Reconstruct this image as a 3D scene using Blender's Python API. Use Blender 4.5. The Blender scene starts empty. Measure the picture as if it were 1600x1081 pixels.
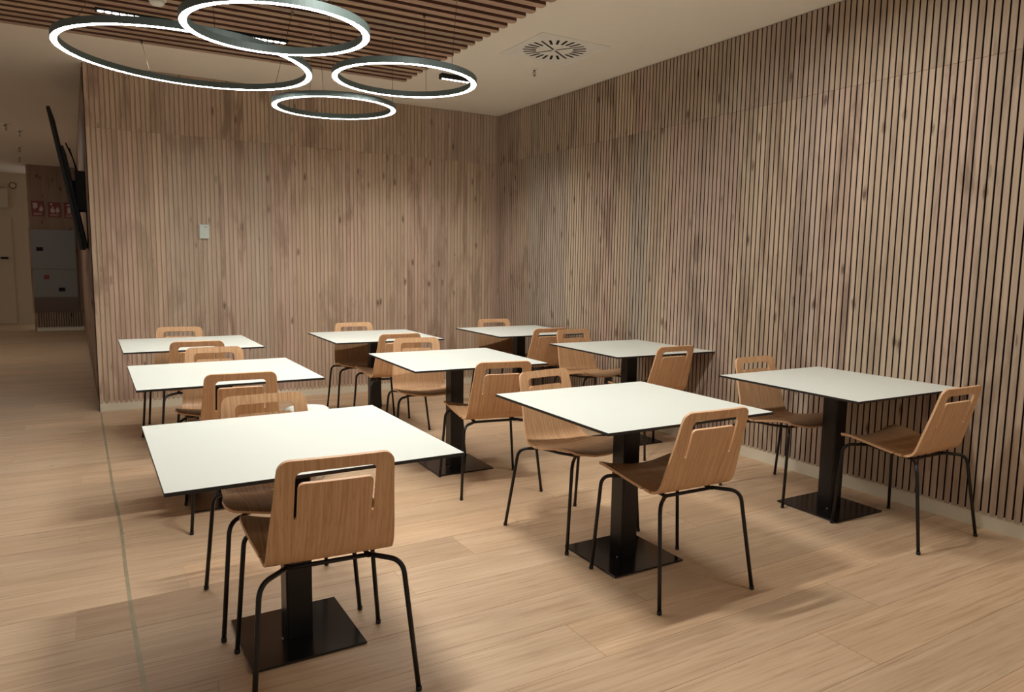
import bpy, bmesh, math, random
from mathutils import Vector, Matrix
from mathutils.geometry import delaunay_2d_cdt
random.seed(7)
PI = math.pi
C = bpy.context.scene.collection
sc = bpy.context.scene
R = math.radians

# ------------------------------------------------------------------ camera
CAM_H = 1.3597
F_PX = 1108.5
yaw, pit, rol = R(29.650), R(-6.6285), R(0.8916)
cy_, sy_ = math.cos(yaw), math.sin(yaw)
fw = Vector((sy_*math.cos(pit), cy_*math.cos(pit), math.sin(pit)))
rt = Vector((cy_, -sy_, 0)); up = rt.cross(fw)
r2 = rt*math.cos(rol) + up*math.sin(rol)
u2 = -rt*math.sin(rol) + up*math.cos(rol)
cam_data = bpy.data.cameras.new('camera')
cam = bpy.data.objects.new('camera', cam_data); C.objects.link(cam)
m = Matrix((r2, u2, -fw)).transposed().to_4x4(); m.translation = (0, 0, CAM_H)
cam.matrix_world = m
cam_data.sensor_width = 36; cam_data.lens = F_PX/1600*36
cam_data.clip_start = 0.05; cam_data.clip_end = 100
sc.camera = cam

# ------------------------------------------------------------------ world, lights, exposure
sc.view_settings.view_transform = 'Standard'
sc.view_settings.look = 'None'
sc.view_settings.gamma = 1
sc.view_settings.use_curve_mapping = False
sc.view_settings.exposure = 0.82
world = bpy.data.worlds.new('world'); sc.world = world; world.use_nodes = True
world.node_tree.nodes['Background'].inputs[0].default_value = (1.0, 0.95, 0.88, 1)
world.node_tree.nodes['Background'].inputs[1].default_value = 0.22

RING_EMIT = 25.0
SLOT_W = 7.0
def area_light(name, loc, sx, sy, power, color=(1, .98, .94), spread=PI, rotz=0):
    d = bpy.data.lights.new(name, 'AREA'); d.shape = 'RECTANGLE'; d.size = sx; d.size_y = sy
    d.energy = power; d.color = color; d.spread = spread
    o = bpy.data.objects.new(name, d); C.objects.link(o); o.location = loc; o.rotation_euler = (0, 0, rotz)
    return o
CEIL = 2.979
# unseen lamps over the hall and corridor, no fixtures built
area_light('unseen_hall_light', (-3.2, 5.0, CEIL-.01), .6, .6, 18)  # fill lamp added to brighten the dim left side
area_light('unseen_hall_light', (-1.4, 11.4, CEIL-.01), .5, .3, 9)
area_light('unseen_hall_light', (3.4, -0.3, CEIL-.01), .6, .3, 9)
# slot downlights in line with the visible ones, just above the top edge of the picture
area_light('slot_light', (1.20, 2.60, CEIL-.07),  .45, .05, 21, spread=R(168))
area_light('slot_light', (2.95, 2.55, CEIL-.03), .45, .05, 9.5, spread=R(168))

# ------------------------------------------------------------------ materials
def lin(r, g, b):
    f = lambda c: (c/255/12.92) if c/255 <= .04045 else ((c/255+.055)/1.055)**2.4
    return (f(r), f(g), f(b), 1)
class NT:
    def __init__(s, name):
        s.m = bpy.data.materials.new(name); s.m.use_nodes = True
        s.t = s.m.node_tree; s.b = s.t.nodes['Principled BSDF']
    def n(s, typ, **kw):
        o = s.t.nodes.new(typ)
        for k, v in kw.items():
            if k.startswith('i_'):
                key = k[2:]
                key = int(key) if key.isdigit() else key.replace('_', ' ')
                o.inputs[key].default_value = v
            else: setattr(o, k, v)
        return o
    def l(s, a, b): s.t.links.new(a, b)
    def math(s, op, a, b=None, c=None):
        o = s.n('ShaderNodeMath', operation=op)
        for i, v in enumerate((a, b, c)):
            if v is None: continue
            if isinstance(v, (int, float)): o.inputs[i].default_value = v
            else: s.l(v, o.inputs[i])
        return o.outputs[0]
    def vmul(s, v, k):
        o = s.n('ShaderNodeVectorMath', operation='MULTIPLY'); s.l(v, o.inputs[0]); o.inputs[1].default_value = k
        return o.outputs[0]
    def vadd(s, v, w):
        o = s.n('ShaderNodeVectorMath', operation='ADD'); s.l(v, o.inputs[0]); s.l(w, o.inputs[1]); return o.outputs[0]
    def noise(s, v, scale, detail=4, rough=.55, dist=0):
        o = s.n('ShaderNodeTexNoise'); o.inputs['Scale'].default_value = scale; o.inputs['Detail'].default_value = detail
        o.inputs['Roughness'].default_value = rough; o.inputs['Distortion'].default_value = dist
        s.l(v, o.inputs['Vector']); return o.outputs[0]
    def ramp(s, f, stops, interp='LINEAR'):
        o = s.n('ShaderNodeValToRGB'); e = o.color_ramp.elements; o.color_ramp.interpolation = interp
        while len(e) < len(stops): e.new(.5)
        for el, (p, c) in zip(e, stops): el.position = p; el.color = c
        s.l(f, o.inputs[0]); return o.outputs[0]
    def mix(s, f, a, b, blend='MIX'):
        o = s.n('ShaderNodeMix', data_type='RGBA', blend_type=blend)
        for i, v in ((0, f), (6, a), (7, b)):
            if isinstance(v, (int, float)): o.inputs[i].default_value = v
            elif isinstance(v, tuple): o.inputs[i].default_value = v
            else: s.l(v, o.inputs[i])
        return o.outputs[2]
    def bump(s, h, strength=.2, dist=.001):
        o = s.n('ShaderNodeBump'); o.inputs['Strength'].default_value = strength; o.inputs['Distance'].default_value = dist
        s.l(h, o.inputs['Height']); s.l(o.outputs[0], s.b.inputs['Normal'])
def plain(name, col, rough=.5, metal=0, var=.06, spec=.5):
    t = NT(name); g = t.n('ShaderNodeNewGeometry')
    nz = t.noise(g.outputs['Position'], 9, 3)
    c = t.mix(nz, tuple(x*(1-var) for x in col[:3])+(1,), tuple(min(1, x*(1+var)) for x in col[:3])+(1,))
    t.l(c, t.b.inputs['Base Color']); t.b.inputs['Roughness'].default_value = rough; t.b.inputs['Metallic'].default_value = metal
    t.b.inputs['Specular IOR Level'].default_value = spec
    return t.m
def emit(name, col, strength):
    t = NT(name); t.b.inputs['Base Color'].default_value = col
    t.b.inputs['Emission Color'].default_value = col; t.b.inputs['Emission Strength'].default_value = strength
    return t.m

def slat_wood(name, axis, tint=(1, 1, 1), seam=2.455, dark=1.0):
    """veneered slat panels: grain runs vertically (axis 'x' or 'y' along the wall, 'c' = ceiling slats along x)"""
    t = NT(name); g = t.n('ShaderNodeNewGeometry'); sep = t.n('ShaderNodeSeparateXYZ'); t.l(g.outputs['Position'], sep.inputs[0])
    if axis == 'x': a, z, d = sep.outputs[0], sep.outputs[2], sep.outputs[1]
    elif axis == 'y': a, z, d = sep.outputs[1], sep.outputs[2], sep.outputs[0]
    else: a, z, d = sep.outputs[1], sep.outputs[0], sep.outputs[2]
    def cmb(x, y, zz):
        o = t.n('ShaderNodeCombineXYZ')
        for i, v in enumerate((x, y, zz)):
            if isinstance(v, (int, float)): o.inputs[i].default_value = v
            else: t.l(v, o.inputs[i])
        return o.outputs[0]
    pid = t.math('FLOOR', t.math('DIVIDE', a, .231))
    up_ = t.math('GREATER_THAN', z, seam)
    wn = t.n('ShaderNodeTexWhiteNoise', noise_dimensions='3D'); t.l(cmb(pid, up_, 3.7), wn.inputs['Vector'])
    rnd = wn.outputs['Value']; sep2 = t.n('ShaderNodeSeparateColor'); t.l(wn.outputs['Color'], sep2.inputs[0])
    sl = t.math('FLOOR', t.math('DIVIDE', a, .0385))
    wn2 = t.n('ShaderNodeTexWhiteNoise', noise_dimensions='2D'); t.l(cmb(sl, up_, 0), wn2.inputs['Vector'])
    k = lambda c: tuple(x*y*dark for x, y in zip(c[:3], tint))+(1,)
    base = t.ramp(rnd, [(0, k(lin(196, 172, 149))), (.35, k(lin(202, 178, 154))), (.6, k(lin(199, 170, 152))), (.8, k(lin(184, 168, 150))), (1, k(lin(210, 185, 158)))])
    # long grain
    gv = cmb(t.math('MULTIPLY', a, 60), t.math('MULTIPLY', z, 2.0), t.math('MULTIPLY', rnd, 30))
    gr = t.noise(gv, 1.0, 5, .6)
    col = t.mix(t.math('MULTIPLY', t.math('SUBTRACT', gr, .35), 1.0), base, k(lin(146, 118, 96)))
    # broad cloudy figure, darker flames
    fv = cmb(t.math('MULTIPLY', a, 7), t.math('MULTIPLY', z, 1.3), t.math('MULTIPLY', rnd, 17))
    fl = t.noise(fv, 1.0, 4, .6, .6)
    flm = t.ramp(fl, [(.50, (0, 0, 0, 1)), (.66, (1, 1, 1, 1))])
    col = t.mix(t.math('MULTIPLY', flm, t.math('MULTIPLY_ADD', sep2.outputs[1], .5, .15)), col, k(lin(112, 88, 70)))
    # knots
    kv = cmb(t.math('MULTIPLY', a, 9), t.math('MULTIPLY', z, 3.2), t.math('MULTIPLY', rnd, 9))
    vo = t.n('ShaderNodeTexVoronoi'); vo.inputs['Scale'].default_value = 1.0; t.l(kv, vo.inputs['Vector'])
    kd = t.math('ADD', vo.outputs['Distance'], t.math('MULTIPLY', t.math('SUBTRACT', t.noise(kv, 9, 3), .5), .16))
    kn = t.ramp(kd, [(.05, (1, 1, 1, 1)), (.17, (0, 0, 0, 1))])
    col = t.mix(t.math('MULTIPLY', kn, .78), col, k(lin(74, 46, 32)))
    # slight variation from slat to slat
    vv = t.math('MULTIPLY_ADD', wn2.outputs['Value'], .16, .92)
    hs = t.n('ShaderNodeHueSaturation'); t.l(col, hs.inputs['Color']); t.l(vv, hs.inputs['Value'])
    t.l(hs.outputs[0], t.b.inputs['Base Color'])
    t.b.inputs['Roughness'].default_value = .62; t.b.inputs['Specular IOR Level'].default_value = .25
    t.bump(gr, .15, .002)
    return t.m

def plank_mat():
    t = NT('plank_wood_tile'); g = t.n('ShaderNodeNewGeometry'); oi = t.n('ShaderNodeObjectInfo')
    off = t.n('ShaderNodeCombineXYZ'); t.l(t.math('MULTIPLY', oi.outputs['Random'], 31), off.inputs[0]); t.l(t.math('MULTIPLY', oi.outputs['Random'], 57), off.inputs[1])
    v = t.vadd(g.outputs['Position'], off.outputs[0])
    g1 = t.noise(t.vmul(v, (2.2, 64, 1)), 1, 6, .6, .3)
    g2 = t.noise(t.vmul(v, (.8, 7, 1)), 1, 4, .55, 1.2)
    g3 = t.noise(t.vmul(v, (5, 180, 1)), 1, 2, .5)
    c = t.ramp(g1, [(.28, lin(176, 144, 112)), (.45, lin(202, 171, 137)), (.72, lin(214, 186, 154))])
    c = t.mix(t.ramp(g2, [(.42, (0, 0, 0, 1)), (.70, (.5, .5, .5, 1))]), c, lin(178, 146, 116))
    c = t.mix(t.ramp(g3, [(.60, (0, 0, 0, 1)), (.75, (.35, .35, .35, 1))]), c, lin(120, 90, 66))
    sp = t.n('ShaderNodeTexVoronoi'); sp.inputs['Scale'].default_value = 2.3; t.l(v, sp.inputs['Vector'])
    c = t.mix(t.ramp(sp.outputs['Distance'], [(.012, (.6, .6, .6, 1)), (.022, (0, 0, 0, 1))]), c, lin(80, 62, 48))
    c = t.mix(1.0, c, oi.outputs['Color'], 'MULTIPLY')
    t.l(c, t.b.inputs['Base Color'])
    t.l(t.ramp(g2, [(.3, (.42, .42, .42, 1)), (.7, (.52, .52, .52, 1))]), t.b.inputs['Roughness'])
    t.b.inputs['Specular IOR Level'].default_value = .4
    t.bump(g1, .12, .002)
    return t.m

def chair_wood(name, c0, c1, c2):
    t = NT(name); uv = t.n('ShaderNodeUVMap', uv_map='grain'); oi = t.n('ShaderNodeObjectInfo')
    off = t.n('ShaderNodeCombineXYZ'); t.l(t.math('MULTIPLY', oi.outputs['Random'], 9), off.inputs[0]); t.l(t.math('MULTIPLY', oi.outputs['Random'], 3), off.inputs[1])
    v = t.vadd(uv.outputs[0], off.outputs[0])
    w = t.noise(t.vmul(v, (5, .9, 1)), 1, 2, .5)
    v2 = t.n('ShaderNodeVectorMath', operation='ADD'); t.l(v, v2.inputs[0])
    cw = t.n('ShaderNodeCombineXYZ'); t.l(t.math('MULTIPLY', w, .10), cw.inputs[0]); t.l(cw.outputs[0], v2.inputs[1])
    g1 = t.noise(t.vmul(v2.outputs[0], (130, 2.6, 1)), 1, 4, .6)
    g2 = t.noise(t.vmul(v2.outputs[0], (260, 14, 1)), 1, 2, .5)
    c = t.ramp(g1, [(.32, c2), (.5, c1), (.68, c0)])
    c = t.mix(t.ramp(g2, [(.56, (0, 0, 0, 1)), (.70, (.55, .55, .55, 1))]), c, lin(168, 122, 84))
    t.l(c, t.b.inputs['Base Color']); t.b.inputs['Roughness'].default_value = .45; t.b.inputs['Specular IOR Level'].default_value = .35
    t.bump(g1, .05, .001)
    return t.m

M_back = slat_wood('slat_wood_back', 'x')
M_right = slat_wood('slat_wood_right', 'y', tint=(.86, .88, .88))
M_ceilslat = slat_wood('slat_wood_ceiling', 'c', seam=50, tint=(.92, .87, .85))
M_groove = plain('groove_wood', lin(186, 160, 136), .8)
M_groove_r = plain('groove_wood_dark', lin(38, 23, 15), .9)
M_groove_c = plain('groove_wood_ceiling', lin(104, 70, 56), .85)
M_plank = plank_mat()
M_grout = plain('grout', lin(196, 168, 134), .9)
M_base = plain('baseboard_paint', lin(224, 216, 194), .45)
M_ceil = plain('ceiling_paint', lin(240, 233, 220), .9, var=.02)
M_beige = plain('beige_paint', lin(190, 170, 145), .8)
M_strip = plain('expansion_strip_metal', lin(158, 146, 118), .5, .2, var=.3)
M_white = plain('table_laminate', lin(222, 227, 218), .38, var=.015)
M_core = plain('laminate_core', lin(28, 26, 25), .5)
M_black = plain('black_powder_coat', lin(26, 23, 22), .30, .3, spec=.6)
M_plate = plain('black_base_plate', lin(24, 21, 21), .16, .4, spec=.7)
M_leg = plain('black_leg_steel', lin(17, 14, 13), .38, .2)
M_oak = chair_wood('oak_veneer', lin(214, 174, 132), lin(204, 160, 118), lin(184, 138, 98))
M_oakedge = plain('oak_ply_edge', lin(222, 178, 136), .5)
M_glide = plain('glide_plastic', lin(12, 11, 11), .5)
M_ring = plain('lamp_housing', lin(92, 106, 102), .5, .2)
M_diff = emit('lamp_diffuser', (1, .985, .94, 1), RING_EMIT)
M_cable = plain('steel_cable', lin(90, 72, 62), .4, .6)
M_vent = plain('vent_enamel', lin(238, 236, 228), .5)
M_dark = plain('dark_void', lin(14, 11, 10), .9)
M_cell = emit('slot_lens', (1, .96, .88, 1), 5.0)
M_chrome = plain('brushed_chrome', lin(150, 145, 135), .3, .9)
M_brass = plain('brass_fitting', lin(190, 130, 80), .35, .8)
M_greybox = plain('pale_grey_plastic', lin(196, 206, 198), .45)
M_tv = plain('tv_black_plastic', lin(9, 11, 11), .6)
M_cab = plain('cabinet_grey', lin(120, 118, 112), .3, .1)
M_cab2 = plain('cabinet_reflection_brown', lin(84, 66, 50), .2, .1)  # brownish reflection of the cabinet glass, put into the colour
M_sign = plain('sign_red', lin(122, 34, 26), .5)
M_signw = plain('sign_white', lin(190, 172, 152), .5)
M_bin = plain('bin_white_plastic', lin(236, 236, 226), .4)
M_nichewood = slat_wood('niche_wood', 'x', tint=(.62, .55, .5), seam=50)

# ------------------------------------------------------------------ mesh helpers
def add_box(bm, x0, x1, y0, y1, z0, z1, mi=0, M=None):
    vs = [bm.verts.new(Vector(p) if M is None else M @ Vector(p)) for p in
          ((x0,y0,z0),(x1,y0,z0),(x1,y1,z0),(x0,y1,z0),(x0,y0,z1),(x1,y0,z1),(x1,y1,z1),(x0,y1,z1))]
    fs = []
    for f in ((0,3,2,1),(4,5,6,7),(0,1,5,4),(1,2,6,5),(2,3,7,6),(3,0,4,7)):
        fc = bm.faces.new([vs[i] for i in f]); fc.material_index = mi; fs.append(fc)
    return fs
def add_prism(bm, pts, axis_vec, mi=0, M=None):
    """extrude a polygon (list of Vector) by axis_vec"""
    a = [bm.verts.new(M @ p if M else p) for p in pts]; av = axis_vec
    b = [bm.verts.new(M @ (p+av) if M else p+av) for p in pts]
    n = len(pts)
    f = bm.faces.new(a[::-1]); f.material_index = mi
    f = bm.faces.new(b); f.material_index = mi
    for i in range(n):
        f = bm.faces.new((a[i], a[(i+1) % n], b[(i+1) % n], b[i])); f.material_index = mi
def add_tube(bm, pts, r, seg=10, mi=0, caps=True):
    rings = []; pts = [Vector(p) for p in pts]; n0 = None
    for i, p in enumerate(pts):
        t = (pts[min(i+1, len(pts)-1)]-pts[max(i-1, 0)]).normalized()
        if n0 is None:
            n0 = t.orthogonal().normalized()
        n0 = (n0 - t*n0.dot(t)).normalized(); b = t.cross(n0)
        rings.append([bm.verts.new(p + r*(math.cos(2*PI*k/seg)*n0+math.sin(2*PI*k/seg)*b)) for k in range(seg)])
    for A, B in zip(rings, rings[1:]):
        for k in range(seg):
            f = bm.faces.new((A[k], A[(k+1) % seg], B[(k+1) % seg], B[k])); f.smooth = True; f.material_index = mi
    if caps:
        bm.faces.new(rings[0][::-1]).material_index = mi; bm.faces.new(rings[-1]).material_index = mi
def add_lathe(bm, prof, seg=32, mi=0, loc=(0,0,0), closed=False, smooth=True):
    rings = []
    for r_, z in prof:
        rings.append([bm.verts.new((loc[0]+r_*math.cos(2*PI*k/seg), loc[1]+r_*math.sin(2*PI*k/seg), loc[2]+z)) for k in range(seg)])
    pr = list(zip(rings, rings[1:]))
    if closed: pr.append((rings[-1], rings[0]))
    for A, B in pr:
        for k in range(seg):
            f = bm.faces.new((A[k], A[(k+1) % seg], B[(k+1) % seg], B[k])); f.smooth = smooth; f.material_index = mi
    if not closed:
        bm.faces.new(rings[0][::-1]).material_index = mi; bm.faces.new(rings[-1]).material_index = mi
def mesh(name, bm, mats, recalc=True):
    if recalc: bmesh.ops.recalc_face_normals(bm, faces=bm.faces)
    me = bpy.data.meshes.new(name); bm.to_mesh(me); bm.free()
    for mm in (mats if isinstance(mats, (list, tuple)) else [mats]): me.materials.append(mm)
    return me
def link(name, me, parent=None, loc=None, rot=None):
    o = bpy.data.objects.new(name, me); C.objects.link(o)
    if parent is not None: o.parent = parent
    if loc is not None: o.location = loc
    if rot is not None: o.rotation_euler = rot
    return o
def obj(name, bm, mats, parent=None, loc=None, rot=None):
    return link(name, mesh(name, bm, mats), parent, loc, rot)
def box(name, x0, x1, y0, y1, z0, z1, mat, parent=None, M=None, bev=0):
    bm = bmesh.new(); add_box(bm, x0, x1, y0, y1, z0, z1, 0, M)
    if bev:
        bmesh.ops.recalc_face_normals(bm, faces=bm.faces)
        bmesh.ops.bevel(bm, geom=bm.edges[:], offset=bev, segments=2, affect='EDGES')
    return obj(name, bm, mat, parent)
def structure(o): o['kind'] = 'structure'; return o
def tag(o, label, cat, group=None):
    o['label'] = label; o['category'] = cat
    if group: o['group'] = group
    return o
def thing(name, label, cat, loc=(0,0,0), rotz=0, group=None):
    o = link(name, None, None, loc, (0, 0, rotz)); return tag(o, label, cat, group)

# ------------------------------------------------------------------ walls
BY0, BANG = 7.1600, R(-.2991)      # back wall: y = BY0 + tan(BANG) x
RX0, RANG = 4.0407, R(-1.5798)     # right wall: x = RX0 + tan(RANG) y
SX0, SY0 = -.109, 7.16             # free end of the back wall, where the corridor side starts
by = lambda x: BY0 + math.tan(BANG)*x
rx = lambda y: RX0 + math.tan(RANG)*y
sx = lambda y: SX0 - .0362*(y-SY0)
PITCH, SW, SD = .0385, .0300, .010
SEAM = 2.455
CX = RX0 + math.tan(RANG)*BY0; CYY = by(CX)

def slat_mesh(name, z0, z1, mat, scal_bottom, w=SW, d=SD):
    """slat in local x (width) / z (height); front face at y=0, back at y=d; small chamfers on the two front arrises"""
    bm = bmesh.new(); h = w/2; c = .0016
    if scal_bottom:
        rb = h; arc = [(-h*math.cos(PI*k/6), z0+rb - rb*math.sin(PI*k/6)) for k in range(7)]
        arcf = [((-h+c)*math.cos(PI*k/6), z0+rb - (rb-c)*math.sin(PI*k/6)) for k in range(7)]
    else:
        arc = [(-h, z0), (h, z0)]; arcf = [(-h+c, z0), (h-c, z0)]
    back = [(x, z) for x, z in arc]+[(h, z1), (-h, z1)]
    front = [(x, z) for x, z in arcf]+[(h-c, z1), (-h+c, z1)]
    B = [bm.verts.new((x, d, z)) for x, z in back]; Mi = [bm.verts.new((x, c, z)) for x, z in back]
    Fv = [bm.verts.new((x, 0, z)) for x, z in front]; n = len(B)
    bm.faces.new(Fv)
    for i in range(n):
        j = (i+1) % n
        bm.faces.new((Mi[i], Mi[j], Fv[j], Fv[i])); bm.faces.new((B[i], B[j], Mi[j], Mi[i])).material_index = 1
    return mesh(name, bm, mat)

# back wall, split in a backing core and individual slats
def wall_slab(name, p0, p1, thick, z0, z1, mat):
    """box whose front face runs p0->p1 (xy) and which is `thick` deep to the left of that direction"""
    p0, p1 = Vector((*p0, 0)), Vector((*p1, 0)); d = (p1-p0).normalized(); nrm = Vector((-d.y, d.x, 0))
    bm = bmesh.new()
    pts = [p0, p1, p1+nrm*thick, p0+nrm*thick]
    add_prism(bm, [Vector((p.x, p.y, z0)) for p in pts], Vector((0, 0, z1-z0)))
    return obj(name, bm, mat)
wb = structure(wall_slab('wall_back', (SX0, by(SX0)+SD), (CX+.3, by(CX+.3)+SD), .14, 0, CEIL, M_groove))
slat_lo = slat_mesh('slat', .068, SEAM-.0008, [M_back, M_groove], True)
slat_hi = slat_mesh('slat', SEAM+.0008, CEIL-.004, [M_back, M_groove], False)
n_back = int((CX-SX0-.004)/PITCH)
for i in range(n_back+1):
    x = SX0 + SW/2 + i*PITCH
    if x+SW/2 > CX-.002: break
    for me in (slat_lo, slat_hi):
        link('slat', me, wb, (x, by(x), 0), (0, 0, BANG))
bb = structure(wall_slab('baseboard_back', (SX0, by(SX0)+SD-.0065), (CX, by(CX)+SD-.0065), .006, 0, .088, M_base))

# right wall
yR0 = -1.0
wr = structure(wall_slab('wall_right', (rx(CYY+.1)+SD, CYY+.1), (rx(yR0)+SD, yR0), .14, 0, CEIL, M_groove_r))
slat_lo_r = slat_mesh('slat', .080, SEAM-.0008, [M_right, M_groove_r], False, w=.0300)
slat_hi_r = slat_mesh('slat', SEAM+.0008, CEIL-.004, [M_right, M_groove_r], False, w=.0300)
far_lo = []
i = 0
while True:
    y = CYY - .024 - i*PITCH; i += 1
    if y < yR0+.05: break
    if i <= 149:
        for me in (slat_lo_r, slat_hi_r):
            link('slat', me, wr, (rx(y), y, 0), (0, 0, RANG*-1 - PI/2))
    else: far_lo.append(y)
bm = bmesh.new()
for y in far_lo:
    Mx = Matrix.Translation((rx(y), y, 0)) @ Matrix.Rotation(-RANG-PI/2, 4, 'Z')
    add_box(bm, -SW/2, SW/2, 0, SD, .078, CEIL-.004, 0, Mx)
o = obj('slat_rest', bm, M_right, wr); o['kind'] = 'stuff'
structure(wall_slab('baseboard_right', (rx(CYY)+SD-.0065, CYY-.002), (rx(yR0)+SD-.0065, yR0), .006, 0, .088, M_base))

# corridor side of the partition (runs away from the camera)
YN = 15.45
ws = structure(wall_slab('wall_corridor', (sx(YN)-.0, YN), (SX0, SY0+.152), .20, 0, CEIL, M_groove_r))
bm = bmesh.new(); y = SY0+.17; ang = math.atan2(YN-SY0, sx(YN)-SX0)
while y < YN-.03:
    Mx = Matrix.Translation((sx(y), y, 0)) @ Matrix.Rotation(math.atan(.0362)-0+PI/2, 4, 'Z')
    add_box(bm, -SW/2, SW/2, 0, SD, .08, CEIL-.004, 0, Mx); y += PITCH
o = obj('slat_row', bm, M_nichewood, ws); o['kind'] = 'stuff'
# painted end cap on the free end of the back wall
structure(box('trim_1', SX0-.006, SX0-.0005, by(SX0)+.001, by(SX0)+.150, .0, CEIL, M_groove_r))

# far end of the corridor
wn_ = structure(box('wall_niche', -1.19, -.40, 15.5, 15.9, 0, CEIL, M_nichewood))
structure(box('baseboard_niche', -1.16, -.42, 15.485, 15.5, 0, .07, M_base))
structure(box('wall_far', -7, -1.19, 17.3, 17.45, 0, CEIL, M_beige))
structure(box('baseboard_far', -7, -1.19, 17.285, 17.3, 0, .07, M_beige))

# ------------------------------------------------------------------ ceiling
ce = structure(box('ceiling', -7.1, 4.4, -3, 17.5, CEIL, CEIL+.12, M_ceil))
BZ0, BZ1 = 2.925, CEIL-.012
PANR = lambda y: 2.335-(y-6.10)*-.0276*-1      # right edge follows the right wall's direction
FARY = 6.09
bm = bmesh.new()
y1, y0 = FARY+.004, 1.2
pts = [Vector((-4.0, y0, BZ1)), Vector((2.335+.0276*(FARY-y0), y0, BZ1)), Vector((2.335, y1, BZ1)), Vector((-4.0, y1, BZ1))]
add_prism(bm, pts, Vector((0, 0, CEIL-BZ1)))
obj('backing_panel', bm, M_groove_c, ce)
CP, CW = .1145, .064
k = 0
while True:
    yc = FARY-CW/2-k*CP
    if yc < 1.25: break
    xr_ = 2.335+.0276*(FARY-yc)+.004
    bm = bmesh.new()
    # cross-section with rounded end as seen from below
    n = 6; r_ = CW/2; poly = [Vector((-4.0, yc-r_, BZ0)), Vector((xr_-.012, yc-r_, BZ0))]
    poly += [Vector((xr_-.012+.016*math.sin(PI*j/n), yc-r_*math.cos(PI*j/n), BZ0)) for j in range(1, n)]
    poly += [Vector((xr_-.012, yc+r_, BZ0)), Vector((-4.0, yc+r_, BZ0))]
    add_prism(bm, poly, Vector((0, 0, BZ1-BZ0)))
    bmesh.ops.recalc_face_normals(bm, faces=bm.faces)
    for f in bm.faces: f.material_index = 0 if f.normal.z < -.5 else 1
    obj('slat', bm, [M_ceilslat, M_groove_c], ce)
    k += 1

# ------------------------------------------------------------------ floor
PA = R(1.0); PV = Vector((1.4, 2.5, 0))
fl = structure(box('floor', -7.1, 4.4, -3, 17.5, -.12, -.0012, M_grout))
RowH, PL, GAP = .2505, 1.6, .0016
rot = Matrix.Translation(PV) @ Matrix.Rotation(PA, 4, 'Z') @ Matrix.Translation(-PV)
inv = rot.inverted()
def plank_me(L):
    bm = bmesh.new(); add_box(bm, 0, L-.0028, 0, RowH-GAP, -.010, 0); return mesh('plank', bm, M_plank)
full = plank_me(PL)
half_cache = {}
dark = {(5, -.15): .86, (9, -.15): .93, (0, 1.05): .92, (4, -.55): .94}
row = -9
while True:
    y0 = 1.61+RowH*row
    if y0 > 17.2: break
    off = 2.65+.4*row
    xmin = -3.0
    xmax = 4.2 if y0 < 7.3 else -.02-.0362*(y0-7.1)+.10
    if y0 > 15.5: xmax = -1.19
    x = off - PL*math.ceil((off-xmin)/PL)
    while x < xmax:
        L = min(PL, xmax-x)
        if L > .05:
            me = full if L == PL else half_cache.setdefault(round(L, 2), plank_me(L))
            o = link('plank', me, fl, rot @ Vector((x, y0, 0)), (0, 0, PA))
            t = random.uniform(.93, 1.04); w = random.uniform(-.02, .02)
            for (rr, xx), tv in dark.items():
                if rr == row and abs(x-xx) < .05: t = tv
            o.color = (t*(1+w), t, t*(1-w), 1)
        x += PL
    row += 1
# metal expansion joint let into the floor
bm = bmesh.new()
P = [(-.106, 7.14), (-.069, 5.98), (-.024, 4.62), (.003, 4.0), (.013, 3.42), (.024, 2.98), (.046, 2.385), (.085, 1.0), (.14, -1)]
hw = .007
A = [bm.verts.new((x-hw, y, .0012)) for x, y in P]; B = [bm.verts.new((x+hw, y, .0012)) for x, y in P]
A0 = [bm.verts.new((x-hw, y, -.003)) for x, y in P]; B0 = [bm.verts.new((x+hw, y, -.003)) for x, y in P]
for i in range(len(P)-1):
    bm.faces.new((A[i], B[i], B[i+1], A[i+1])); bm.faces.new((A0[i], A[i], A[i+1], A0[i+1])); bm.faces.new((B[i], B0[i], B0[i+1], B[i+1]))
structure(obj('trim_2', bm, M_strip))

# ------------------------------------------------------------------ tables
TH, TT = .73, .011
def make_table():
    t = thing('cafe_table', '', 'table')
    bm = bmesh.new(); w, d = .453, .446
    add_box(bm, -w, w, -d, d, TH-TT, TH)
    bmesh.ops.recalc_face_normals(bm, faces=bm.faces)
    top = [f for f in bm.faces if f.normal.z > .9]
    bmesh.ops.inset_region(bm, faces=top, thickness=.0012)
    for f in bm.faces: f.material_index = 1 if (f.normal.z > .9 and f.calc_area() > .5) else 0
    obj('tabletop', bm, [M_core, M_white], t)
    bm = bmesh.new(); a = .046
    add_box(bm, -a, a, -a, a, .010, TH-TT-.006)
    bmesh.ops.bevel(bm, geom=[e for e in bm.edges if abs((e.verts[0].co-e.verts[1].co).z) > .3], offset=.006, segments=3, affect='EDGES')
    obj('column', bm, M_black, t)
    bm = bmesh.new(); a = .1975
    add_box(bm, -a, a, -a, a, .003, .010)
    bmesh.ops.bevel(bm, geom=bm.edges[:], offset=.0015, segments=1, affect='EDGES')
    obj('base_plate', bm, M_plate, t)
    bm = bmesh.new(); add_box(bm, -.16, .16, -.16, .16, TH-TT-.0055, TH-TT-.0002)
    obj('mounting_plate', bm, M_black, t)
    for sx_ in (-1, 1):
        for sy2 in (-1, 1):
            bm = bmesh.new(); add_lathe(bm, [(.012, 0), (.013, .0028)], 12, loc=(sx_*.18, sy2*.18, 0.0002))
            obj('levelling_glide', bm, M_glide, t)
    bm = bmesh.new(); add_lathe(bm, [(.005, 0), (.005, .003), (.003, .0045)], 10, loc=(-.060, -.035, .0101))
    obj('screw', bm, M_chrome, t)
    return t
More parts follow.
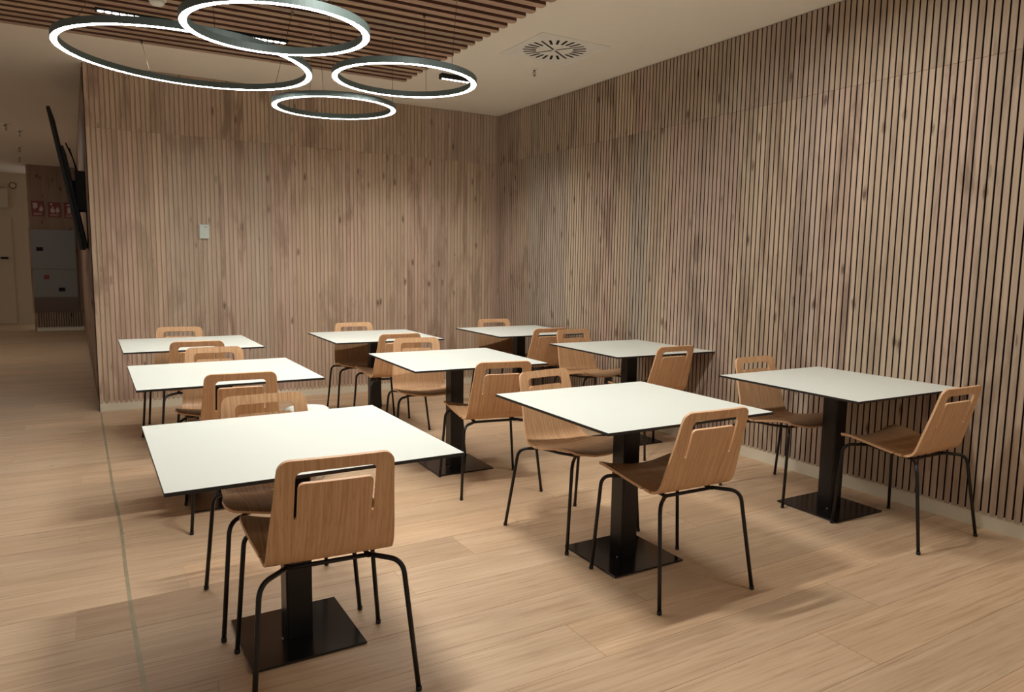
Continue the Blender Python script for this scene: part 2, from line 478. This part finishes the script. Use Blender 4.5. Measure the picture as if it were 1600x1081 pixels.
def copy_tree(o, parent=None):
    c = o.copy(); C.objects.link(c)
    if parent is not None: c.parent = parent
    for ch in list(o.children):
        copy_tree(ch, c)
    return c
TABLES = [
 (1, .549, 2.524, 1.3, 'white square table nearest the camera, front left, brightest top of the nine'),
 (2, .538, 4.240, 1.2, 'white square table in the left column, between the nearest table and the far left one'),
 (3, .510, 5.795, 1.4, 'white square table at the far left, nearest the wall switch plate on the slatted wall'),
 (4, 1.960, 5.827, 0.0, 'white square table at the back, middle of the row along the far slatted wall'),
 (5, 1.982, 4.245, -.6, 'white square table in the very middle of the nine, chairs turned askew beside it'),
 (6, 2.065, 2.538, .2, 'white square table in the front row centre, its black foot plate in full view'),
 (7, 3.375, 5.794, .4, 'white square table in the corner where the two slatted walls meet'),
 (8, 3.488, 4.287, -.8, 'white square table beside the right wall, middle one of the three along it'),
 (9, 3.542, 2.521, -.1, 'white square table at the far right of the picture, beside the right slatted wall'),
]
proto = make_table()
for i, (k, x, y, a, lab) in enumerate(TABLES):
    o = proto if i == 0 else copy_tree(proto)
    o.location = (x, y, 0); o.rotation_euler = (0, 0, R(a))
    o['label'] = lab; o['category'] = 'table'; o['group'] = 'white cafe tables on black pedestals'

# ------------------------------------------------------------------ chairs
PROF = [(-.239, .799), (-.225, .748), (-.206, .68), (-.186, .61), (-.169, .55), (-.157, .508), (-.147, .480), (-.131, .458), (-.108, .446),
        (-.078, .443), (-.03, .447), (.04, .457), (.11, .469), (.17, .478), (.21, .481), (.232, .479), (.247, .472)]
def catmull(P, n=10):
    out = []
    for i in range(len(P)-1):
        p0 = P[max(i-1, 0)]; p1 = P[i]; p2 = P[i+1]; p3 = P[min(i+2, len(P)-1)]
        for j in range(n):
            t = j/n
            out.append(tuple(.5*((2*p1[k])+(-p0[k]+p2[k])*t+(2*p0[k]-5*p1[k]+4*p2[k]-p3[k])*t*t+(-p0[k]+3*p1[k]-3*p2[k]+p3[k])*t**3) for k in (0, 1)))
    out.append(P[-1]); return out
CP_ = catmull(PROF)
ARC = [0]
for a, b in zip(CP_, CP_[1:]): ARC.append(ARC[-1]+math.dist(a, b))
LTOT = ARC[-1]
def prof_at(v):
    v = max(0, min(LTOT, v)); lo, hi = 0, len(ARC)-1
    while hi-lo > 1:
        mid = (lo+hi)//2
        if ARC[mid] <= v: lo = mid
        else: hi = mid
    t = (v-ARC[lo])/(ARC[hi]-ARC[lo]); a, b = CP_[lo], CP_[hi]
    return (a[0]+(b[0]-a[0])*t, a[1]+(b[1]-a[1])*t)
def smooth(a, b, x):
    x = max(0, min(1, (x-a)/(b-a))); return x*x*(3-2*x)
def surf(u, v):
    y, z = prof_at(v)
    q = (u/.2)**2
    seat = smooth(.36, .60, v)
    z += seat*.018*(q-.75) - smooth(.60, LTOT, v)*.010*(1-min(1, q))
    y -= (1-smooth(.15, .36, v))*.010*(1-q)
    return Vector((u, y, z))
def shell_mesh():
    VB = .375
    def hw(v): return .172+.023*smooth(0, VB, v) if v < VB else .195+.036*smooth(VB, LTOT-.05, v)
    L = LTOT; rc, rf = .038, .034
    # right-hand outline (u>0), from top centre to front centre
    out = [(0, 0), (.06, 0), (.11, 0)]
    w0 = hw(rc)
    for k in range(7): a = PI/2*k/6; out.append((w0-rc+rc*math.sin(a)-.001, rc-rc*math.cos(a)))
    v = rc+.014
    while v < L-rf-.012: out.append((hw(v), v)); v += .0145
    w1 = hw(L-rf)
    for k in range(8): a = PI/2*k/7; out.append((w1-rf+rf*math.cos(a), L-rf+rf*math.sin(a)))
    out += [(.09, L+.0), (.045, L+.0), (0, L+.0)]
    left = [(-u, v) for u, v in out[1:-1]][::-1]
    loop = out+left
    # handle opening and its two slits, one closed loop (u>0 half then mirrored)
    ho, si, sl = .119, .110, .0
    a0, b0, e0 = .038, .078, .200    # top of opening, top of tongue, lower end of the slits
    hole = [(0, a0), (.05, a0), (ho-.022, a0)]
    for k in range(1, 6): a = PI/2*k/5; hole.append((ho-.022+.022*math.sin(a), a0+.022-.022*math.cos(a)))
    for v in (.08, .10, .12, .14, .16, .18, e0-.006): hole.append((ho+.001*(v-.06)/.1, v))
    c_ = (ho+si)/2+.0014; rr = .0052
    for k in range(1, 6): a = PI*k/6; hole.append((c_+rr*math.cos(a), e0-.004+rr*math.sin(a)))
    for v in (e0-.006, .18, .16, .14, .12, b0+.018): hole.append((si+.001*(v-.06)/.1, v))
    for k in range(1, 5): a = PI/2*k/4; hole.append((si-.016+.016*math.cos(a), b0+.016-.016*math.sin(a)))
    hole += [(.05, b0), (0, b0)]
    mirr = [(-u, v) for u, v in hole[1:-1]][::-1]
    hl = hole+mirr
    def inside(p, poly):
        x, y = p; c = False; n = len(poly)
        for i in range(n):
            x1, y1 = poly[i]; x2, y2 = poly[(i+1) % n]
            if (y1 > y) != (y2 > y) and x < (x2-x1)*(y-y1)/(y2-y1)+x1: c = not c
        return c
    def near(p, poly, d):
        for q in poly:
            if (p[0]-q[0])**2+(p[1]-q[1])**2 < d*d: return True
        return False
    pts = [Vector(p) for p in loop]+[Vector(p) for p in hl]
    e = [(i, (i+1) % len(loop)) for i in range(len(loop))]
    n0 = len(loop); e += [(n0+i, n0+(i+1) % len(hl)) for i in range(len(hl))]
    v = .008
    while v < L:
        step = .010 if .30 < v < .46 else .020
        u = -.24
        while u <= .2401:
            p = (u, v)
            if inside(p, loop) and not inside(p, hl) and not near(p, loop, .008) and not near(p, hl, .008): pts.append(Vector(p))
            u += .02
        v += step
    V, E, Fc, *_ = delaunay_2d_cdt(pts, e, [], 0, 1e-6)
    tris = []
    for f in Fc:
        c = sum((V[i] for i in f), Vector((0, 0)))/len(f)
        if inside(c, loop) and not inside(c, hl): tris.append(f)
    T = .0055
    bm = bmesh.new(); uvl = bm.loops.layers.uv.new('grain'); up_, dn = {}, {}
    used = set(i for f in tris for i in f)
    for i in used:
        u, v = V[i]; s = surf(u, v)
        du = surf(u+.002, v)-surf(u-.002, v); dv = surf(u, min(L, v+.002))-surf(u, max(0, v-.002))
        nn = du.cross(dv).normalized()
        if nn.z < 0 and v > .45: nn = -nn
        if v <= .45 and nn.y < 0: nn = -nn
        up_[i] = bm.verts.new(s+nn*T); dn[i] = bm.verts.new(s-nn*T)
    cnt = {}
    for f in tris:
        fa = bm.faces.new([up_[i] for i in f]); fb = bm.faces.new([dn[i] for i in reversed(f)])
        fa.smooth = fb.smooth = True
        for fc, idx in ((fa, list(f)), (fb, list(reversed(f)))):
            for lp, i in zip(fc.loops, idx): lp[uvl].uv = (V[i][0], V[i][1])
        for a, b in zip(f, list(f[1:])+[f[0]]):
            cnt[(a, b)] = 1
    for (a, b) in list(cnt):
        if (b, a) not in cnt:
            f = bm.faces.new((up_[b], up_[a], dn[a], dn[b])); f.material_index = 1; f.smooth = True
            for lp, i in zip(f.loops, (b, a, a, b)): lp[uvl].uv = (V[i][0], V[i][1])
    for ed in bm.edges:
        if len(ed.link_faces) == 2 and ed.link_faces[0].material_index != ed.link_faces[1].material_index: ed.smooth = False
    return mesh('shell', bm, [M_oak, M_oakedge])
def leg_path(fx, fy, tx, ty, ex, ey, zt=.418):
    """foot -> knee (rounded) -> inner end under the seat"""
    foot = Vector((fx, fy, .006)); knee = Vector((tx, ty, zt)); end = Vector((ex, ey, zt+.006))
    d1 = (foot-knee).normalized(); d2 = (end-knee).normalized(); rr = .045
    out = [foot, foot.lerp(knee, .5)]
    a, b = knee+d1*rr, knee+d2*rr
    for k in range(9):
        t = k/8; out.append((1-t)**2*a+2*t*(1-t)*knee+t*t*b)
    out.append(end); return out
def make_chair():
    t = thing('plywood_chair', '', 'chair')
    link('shell', shell_mesh(), t)
    for sx_ in (-1, 1):
        for fy, ty, ey, kz in ((-.235, -.175, -.098, .418), (.235, .222, .150, .432)):
            bm = bmesh.new(); add_tube(bm, leg_path(sx_*.25, fy, sx_*.217, ty, sx_*.125, ey, kz), .0082, 12)
            lg = obj('leg', bm, M_leg, t)
            bm = bmesh.new(); add_lathe(bm, [(.0075, 0), (.0098, .002), (.0098, .014), (.0085, .0155)], 12, loc=(sx_*.25, fy, .0003))
            obj('foot_glide', bm, M_glide, lg)
    bm = bmesh.new()
    for sx_ in (-1, 1):
        add_tube(bm, [(sx_*.125, -.105, .4215), (sx_*.125, .02, .426), (sx_*.125, .155, .440)], .0078, 8)
    for y, z in ((-.098, .4215), (.150, .4385)): add_tube(bm, [(-.125, y, z), (.125, y, z)], .0078, 8)
    obj('seat_frame', bm, M_leg, t)
    return t
CH = {
 'N1': (.571, 2.234, -3.2, 'oak plywood chair nearest the camera, seen from behind at the front left table'),
 'N2': (.565, 3.943, -2.0, 'oak plywood chair with back to camera at the middle table of the left column'),
 'N3': (.530, 5.498, -4.0, 'oak plywood chair on the near side of the far left table, dark brown back showing'),
 'N4': (1.985, 5.498, -1.0, 'oak plywood chair with back to camera at the middle table of the back row'),
 'N5': (2.000, 3.775, -8.5, 'oak plywood chair on the near side of the very middle table, turned slightly clockwise'),
 'N6': (2.080, 2.232, -1.5, 'oak plywood chair with back to camera at the front centre table, lit warm brown'),
 'N7': (3.378, 5.495, 0.5, 'oak plywood chair on the near side of the corner table, half behind another chair'),
 'N8': (3.465, 3.990, 1.0, 'oak plywood chair with back to camera at the middle table along the right wall'),
 'N9': (3.580, 2.108, 0.0, 'rightmost oak plywood chair, back to the camera beside the right wall baseboard'),
 'F1': (.552, 2.822, 0.7, 'oak plywood chair tucked behind the nearest table, pale top rail above its white top'),
 'F2': (.552, 4.620, -5.0, 'oak plywood chair facing the camera behind the middle table of the left column'),
 'F3': (.462, 6.175, -8.0, 'leftmost oak plywood chair, facing the camera between the far left table and the wall'),
 'F4': (1.925, 6.125, -5.0, 'oak plywood chair facing the camera behind the middle table of the back row'),
 'F5': (1.940, 4.690, -10.0, 'oak plywood chair facing the camera behind the very middle table, seat brightly lit'),
 'F6': (2.035, 2.925, 9.0, 'oak plywood chair behind the front centre table, turned askew, curved seat well lit'),
 'F7': (3.365, 6.098, -6.0, 'oak plywood chair in the corner of the two slatted walls, facing the camera'),
 'F8': (3.520, 4.862, 2.0, 'oak plywood chair pulled well away behind the middle table along the right wall'),
 'F9': (3.535, 2.868, 0.5, 'oak plywood chair behind the rightmost table, seat half hidden by its black column'),
}
cproto = make_chair()
for i, (k, (x, y, a, lab)) in enumerate(CH.items()):
    o = cproto if i == 0 else copy_tree(cproto)
    o.location = (x, y, 0); o.rotation_euler = (0, 0, R(a) + (PI if k[0] == 'F' else 0))
    o['label'] = lab; o['category'] = 'chair'; o['group'] = 'oak plywood chairs around the cafe tables'

# ------------------------------------------------------------------ ring pendant lamps
def ray_to(px, py, z):
    d = fw + r2*(px-800)/F_PX + u2*(540.5-py)/F_PX
    t = (z-CAM_H)/d.z; return Vector((0, 0, CAM_H))+d*t
def ring_lamp(cx, cy, z, r, tx, ty, cables, label):
    t = thing('ring_pendant_lamp', label, 'lamp', (0, 0, 0), 0, 'ring pendant lamps under the slatted ceiling')
    t.location = (cx, cy, z)
    W, H = .036, .036; SEG = 96
    def place(bm):
        Mt = Matrix.Rotation(R(ty), 4, 'Y') @ Matrix.Rotation(R(tx), 4, 'X')
        bmesh.ops.transform(bm, matrix=Mt, verts=bm.verts)
    bm = bmesh.new()
    ro, ri = r+W/2, r-W/2
    add_lathe(bm, [(ro, .0), (ro, H), (ri, H), (ri, .0), (ri+.0025, .0), (ri+.0025, .012), (ro-.0025, .012), (ro-.0025, .0)], SEG, closed=True, smooth=False)
    place(bm); h = obj('housing', bm, M_ring, t)
    bm = bmesh.new(); a = .0028
    add_lathe(bm, [(ro-a, .010), (ro-a, .0005), (ri+a, .0005), (ri+a, .010)], SEG, closed=True, smooth=False)
    place(bm); obj('diffuser', bm, M_diff, t)
    for (tp, bt) in cables:
        top = ray_to(*tp, CEIL) if len(tp) == 2 else Vector(tp)
        b = ray_to(*bt, z+.05) if len(bt) == 2 else Vector(bt)
        dirv = Vector((b.x-cx, b.y-cy)); dirv = dirv.normalized()*r
        b = Vector((cx+dirv.x, cy+dirv.y, z+H-.004 + dirv.y*math.sin(R(tx)) - dirv.x*math.sin(R(ty))))
        top.z = BZ0-.001 if (top.x < 2.33 and top.y < 6.05) else CEIL-.001
        org = Vector((cx, cy, z))
        bm = bmesh.new(); add_tube(bm, [b-org, top-org], .0014, 6); cb = obj('cable', bm, M_cable, t)
        bm = bmesh.new(); add_lathe(bm, [(.008, 0), (.008, -.014), (.003, -.02)], 12, loc=tuple(top-org)); obj('ceiling_anchor', bm, M_chrome, cb)
    return t
ring_lamp(.464, 4.610, 2.48, .660, 1.42, 1.70,
          [((220.5, 52), (233, 116)), ((456.5, 4), (454.5, 133)), ((147, -30), (145.5, 35)), ((330, -40), (331, 40))],
          'largest of the four glowing ring lamps, hanging at the upper left')
ring_lamp(.743, 3.568, 2.42, .406, .84, -.79,
          [((280, -60), (278, 25)), ((410, -80), (410, 0)), ((505, -60), (505, 8))],
          'glowing ring lamp closest to the camera, at the top edge, overlapping the largest ring')
ring_lamp(1.660, 4.310, 2.47, .4256, .76, .44,
          [((513, 0), (519.5, 104)), ((663, 10), (673, 146)), ((714, -20), (701, 97))],
          'glowing ring lamp hanging rightmost, in front of the end of the ceiling slats')
ring_lamp(1.480, 5.240, 2.45, .417, .81, -.93,
          [((489, 40), (492, 141)), ((613, 45), (614.5, 160)), ((500, 60), (500, 184))],
          'lowest glowing ring lamp, against the back wall below the other three')

# ------------------------------------------------------------------ linear slot downlights
def slot_light(x0, x1, y, z, n, label):
    t = thing('slot_downlight', label, 'light', ((x0+x1)/2, y, z), 0, 'black slot downlights in the ceiling')
    L = (x1-x0)/2; bm = bmesh.new()
    add_box(bm, -L, L, -.034, -.022, -.012, .028); add_box(bm, -L, L, .022, .034, -.012, .028)
    add_box(bm, -L, -L+.008, -.022, .022, -.012, .028); add_box(bm, L-.008, L, -.022, .022, -.012, .028)
    add_box(bm, -L+.008, L-.008, -.022, .022, .022, .028)
    obj('housing', bm, M_tv, t)
    st = (2*L-.02)/n
    for k in range(n):
        bm = bmesh.new(); xc = -L+.01+st*(k+.5)
        add_lathe(bm, [(.006, .020), (st*.42, -.012), (st*.42, -.0135), (.002, -.016)], 12, loc=(xc, 0, 0))
        obj('lens', bm, M_cell, t)
    return t
slot_light(.002, .445, 5.417, BZ0+.0, 10, 'black slot downlight in the ceiling slats above the largest ring, at the upper left')
slot_light(.710, 1.205, 5.470, BZ0+.0, 11, 'black slot downlight seen through the ring closest to the camera')
slot_light(2.575, 2.900, 5.845, CEIL-.029, 8, 'black slot downlight on the plain ceiling, seen through the rightmost ring')
for x, y, z, w in ((.22, 5.417, BZ0-.02, .45), (.96, 5.47, BZ0-.02, .45), (2.74, 5.845, CEIL-.05, 1.2)):
    area_light('slot_light', (x, y, z), .36, .03, SLOT_W*w*.9, spread=R(120))

# ------------------------------------------------------------------ ceiling vent and sprinklers
t = thing('ceiling_vent', 'square swirl air vent with radiating black slots in the plain ceiling', 'vent', (3.030, 4.742, CEIL), R(1.0))
bm = bmesh.new(); a = .302
add_box(bm, -a, a, -a, a, -.006, -.0003)
bmesh.ops.recalc_face_normals(bm, faces=bm.faces)
low = [f for f in bm.faces if f.normal.z < -.9]
rres = bmesh.ops.inset_region(bm, faces=low, thickness=.012, depth=0)
for f in low:
    for v in f.verts: v.co.z += .003
obj('face_plate', bm, M_vent, t)
NS = 24
bm0 = bmesh.new(); add_box(bm0, .142, .240, -.0095, .0095, -.0042, -.0026); slotm = mesh('slot', bm0, M_dark)
bm0 = bmesh.new(); add_box(bm0, .018, .240, -.0070, .0070, -.0042, -.0026); slotl = mesh('slot', bm0, M_dark)
for k in range(NS):
    link('slot', slotl if k % 6 == 2 else slotm, t, (0, 0, 0), (0, 0, 2*PI*k/NS+.06))
bm = bmesh.new(); add_lathe(bm, [(.008, -.0065), (.010, -.003)], 16); obj('centre_screw', bm, M_vent, t)

def sprinkler(x, y, z, label, s=1.0, group='sprinkler heads under the ceiling'):
    t = thing('sprinkler_head', label, 'sprinkler', (x, y, z), 0, group)
    bm = bmesh.new(); add_lathe(bm, [(.030*s, -.0003), (.030*s, -.004), (.014*s, -.008)], 20); obj('escutcheon', bm, M_vent, t)
    bm = bmesh.new(); add_lathe(bm, [(.010*s, -.008), (.010*s, -.018*s), (.006*s, -.020*s)], 14)
    for sg in (-1, 1):
        add_tube(bm, [(sg*.006*s, 0, -.018*s), (sg*.014*s, 0, -.030*s), (sg*.013*s, 0, -.040*s), (0, 0, -.052*s)], .0022*s, 6)
    obj('frame', bm, M_chrome, t)
    bm = bmesh.new(); add_lathe(bm, [(.0022*s, -.020*s), (.0022*s, -.052*s)], 8); obj('bulb', bm, M_sign, t)
    bm = bmesh.new(); add_lathe(bm, [(.014*s, -.0545*s), (.014*s, -.0565*s), (.003*s, -.058*s)], 16); obj('deflector', bm, M_chrome, t)
sprinkler(3.183, 5.285, CEIL, 'small sprinkler head below the swirl air vent on the plain ceiling')
sprinkler(*(lambda p: (p.x, p.y))(ray_to(8, 193, CEIL)), CEIL, 'sprinkler head at the far left edge, over the corridor', 1.4)
for py, lab in ((203, 'nearest of three sprinkler heads in line above the corridor'), (229, 'middle of three sprinkler heads in line above the corridor'), (245, 'farthest of three sprinkler heads in line above the corridor')):
    p = ray_to(30, py, CEIL); sprinkler(p.x, p.y, CEIL, lab, 1.4)
p = ray_to(506, -2, BZ0); sprinkler(p.x, p.y, BZ0, 'coppery sprinkler head among the ceiling slats above the nearest ring lamp')
p = ray_to(245, -3, BZ0)
t = thing('smoke_detector', 'round white smoke detector on the ceiling slats at the top edge', 'detector', (p.x, p.y, BZ0))
bm = bmesh.new(); add_lathe(bm, [(.055, -.0005), (.055, -.012), (.048, -.016)], 32); obj('base', bm, M_bin, t)
bm = bmesh.new(); add_lathe(bm, [(.044, -.0165), (.042, -.032), (.030, -.042), (.010, -.045)], 32); obj('cover', bm, M_bin, t)

# ------------------------------------------------------------------ wall plate, socket, bin
t = thing('wall_control', 'small pale grey control plate on the back slatted wall', 'control', (.790, by(.79)-.0005, 1.608), BANG)
bm = bmesh.new(); add_box(bm, -.041, .041, -.022, -.0005, -.064, .064); bmesh.ops.bevel(bm, geom=bm.edges[:], offset=.004, segments=2, affect='EDGES'); obj('cover', bm, M_greybox, t)
bm = bmesh.new(); add_box(bm, .000, .026, -.0228, -.0221, .040, .045); obj('indicator', bm, M_core, t)
yy = 5.075
t = thing('wall_socket', 'black double socket low on the right slatted wall behind the middle table', 'socket', (rx(yy)-.0005, yy, .325), -RANG-PI/2)
bm = bmesh.new(); add_box(bm, -.045, .045, -.012, -.0005, -.042, .042); bmesh.ops.bevel(bm, geom=bm.edges[:], offset=.003, segments=2, affect='EDGES'); obj('plate', bm, M_core, t)
bm = bmesh.new(); add_lathe(bm, [(.020, 0), (.016, .002)], 20); bmesh.ops.rotate(bm, verts=bm.verts, matrix=Matrix.Rotation(PI/2, 3, 'X')); bmesh.ops.translate(bm, verts=bm.verts, vec=(0, -.0125, 0)); obj('outlet', bm, M_dark, t)

t = thing('waste_bin', 'round white lidded bin behind the nearest table, its rim just showing', 'bin', (1.045, 4.43, 0))
bm = bmesh.new(); add_lathe(bm, [(.105, .001), (.112, .012), (.134, .40), (.134, .405), (.128, .405), (.106, .015)], 40); obj('body', bm, M_bin, t)
bm = bmesh.new(); add_lathe(bm, [(.140, .398), (.143, .412), (.140, .432), (.130, .440), (.118, .434), (.050, .430), (.004, .430)], 40); obj('lid', bm, M_bin, t)

# ------------------------------------------------------------------ display screen on the corridor side
t = thing('wall_screen', 'black flat screen tilted out from the corridor wall, seen edge on at the left', 'screen', (-.285, 7.98, 2.05))
Mt = Matrix.Rotation(R(10.5), 4, 'Y') @ Matrix.Rotation(R(2), 4, 'Z')
Mt = Matrix.Rotation(R(-9.2), 4, 'Y')
bm = bmesh.new(); add_box(bm, -.022, .006, -.37, .37, -.63, .63, 0, Mt); bmesh.ops.bevel(bm, geom=bm.edges[:], offset=.003, segments=1, affect='EDGES'); obj('frame', bm, M_tv, t)
bm = bmesh.new(); add_box(bm, .006, .034, -.30, .30, -.62, .30, 0, Mt); obj('back_cover', bm, M_tv, t)
bm = bmesh.new(); add_box(bm, -.0235, -.0221, -.36, .36, -.62, .62, 0, Mt); obj('panel', bm, M_plate, t)
bm = bmesh.new()
add_box(bm, .06, .150, -.16, .16, -.26, .10); add_box(bm, .02, .09, -.05, .05, -.20, .02)
add_tube(bm, [(.00, -.1, .35), (.05, -.1, .22), (.08, -.1, .08)], .006, 6)
add_tube(bm, [(.02, .1, .33), (.06, .1, .18), (.09, .1, .05)], .006, 6)
obj('bracket', bm, M_tv, t)

# ------------------------------------------------------------------ corridor end: cabinet, signs, door
t = thing('hose_cabinet', 'tall grey fire hose cabinet at the end of the dim corridor', 'cabinet', (-.83, 15.5, 0))
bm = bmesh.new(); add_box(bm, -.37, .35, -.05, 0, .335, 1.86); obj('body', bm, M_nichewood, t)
bm = bmesh.new()
for k in range(18):
    x = -.31+k*.0385; add_box(bm, x-.012, x+.012, -.045, -.001, .071, .333)
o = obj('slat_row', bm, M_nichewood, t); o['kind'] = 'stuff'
dr = box('door', -.345, .335, -.062, -.0505, 1.13, 1.835, M_cab, t, bev=.003)
box('handle', -.268, -.168, -.075, -.0625, 1.455, 1.522, M_dark, dr, bev=.004)
dr = box('door', -.345, .335, -.062, -.0505, .62, 1.12, M_cab, t, bev=.003)
box('handle', .040, .138, -.075, -.0625, .725, .792, M_dark, dr, bev=.004)
box('label_plate', -.18, -.095, -.064, -.0622, .945, 1.025, M_sign, dr)
box('lower_panel', -.345, .335, -.062, -.0505, .345, .61, M_cab2, t, bev=.003)
def sign(x0, x1, z0, z1, kind, label):
    t = thing('safety_sign', label, 'sign', ((x0+x1)/2, 15.5, (z0+z1)/2), 0, 'red fire safety signs over the cabinet')
    w, h = (x1-x0)/2, (z1-z0)/2
    bm = bmesh.new(); add_box(bm, -w, w, -.006, -.0005, -h, h); obj('board', bm, M_sign, t)
    bm = bmesh.new(); Y0, Y1 = -.008, -.0062
    def P(L): add_prism(bm, [Vector((x*w, Y1, z*h)) for x, z in L], Vector((0, Y0-Y1, 0)))
    if kind == 0:      # hose reel: a block with a nozzle, and flames
        P([(-.75, .75), (-.05, .75), (-.05, .1), (-.35, .1), (-.5, -.25), (-.6, .05), (-.75, .1)])
    elif kind == 1:    # pressing hand and call point
        P([(-.65, -.15), (-.5, .25), (-.35, .1), (-.3, .45), (-.15, .45), (-.1, .1), (.1, .05), (.12, -.25), (-.1, -.42), (-.45, -.42)])
        P([(-.6, .6), (-.25, .6), (-.25, .85), (-.6, .85)])
    else:              # extinguisher
        P([(-.45, -.4), (.1, -.4), (.1, .25), (-.05, .4), (-.3, .4), (-.45, .25)])
        P([(-.5, .55), (.05, .55), (.2, .8), (-.5, .75)])
    if kind < 2:
        P([(.25, -.35), (.7, -.35), (.85, .0), (.7, .15), (.6, .55), (.48, .1), (.4, .4), (.28, .1), (.2, -.1)])
    obj('pictogram', bm, M_signw, t)
    bm = bmesh.new()
    for zz in (-.62, -.80):
        x = -.7
        while x < .65:
            ww = random.uniform(.06, .16); add_box(bm, x*w, (x+ww)*w, Y0, Y1, (zz-.05)*h, (zz+.05)*h); x += ww+.05
    obj('lettering', bm, M_signw, t)
sign(-1.137, -.945, 2.075, 2.345, 0, 'red sign with a hose symbol, leftmost above the grey cabinet')
sign(-.890, -.695, 2.065, 2.335, 1, 'red sign with a pressing hand, middle one above the grey cabinet')
sign(-.645, -.450, 2.060, 2.340, 2, 'red sign with an extinguisher symbol, half behind the black screen')

t = thing('emergency_box', 'white box fixed high on the beige wall at the left edge', 'box', (-1.80, 17.3, 2.48))
box('body', -.16, .16, -.09, -.0005, -.185, .185, M_signw, t, bev=.006)
box('red_top', -.16, .02, -.085, -.002, .187, .225, M_sign, t)
t = thing('round_alarm', 'small round alarm on the beige wall beside the white box', 'alarm', (-1.555, 17.3, 2.735))
bm = bmesh.new(); add_lathe(bm, [(.050, 0), (.050, .03), (.030, .045), (.006, .045)], 24); bmesh.ops.rotate(bm, verts=bm.verts, matrix=Matrix.Rotation(PI/2, 3, 'X')); obj('body', bm, M_beige, t)
bm = bmesh.new(); add_lathe(bm, [(.052, .001), (.062, .001), (.062, .02), (.052, .02)], 24, closed=True); bmesh.ops.rotate(bm, verts=bm.verts, matrix=Matrix.Rotation(PI/2, 3, 'X')); obj('rim', bm, M_cab2, t)
d1 = structure(box('door_1', -2.75, -1.62, 17.27, 17.3, .01, 2.12, M_beige))
bm = bmesh.new(); add_box(bm, -1.82, -1.70, 17.20, 17.225, 1.295, 1.335); add_box(bm, -1.73, -1.70, 17.225, 17.27, 1.295, 1.335); obj('handle', bm, M_dark, d1)
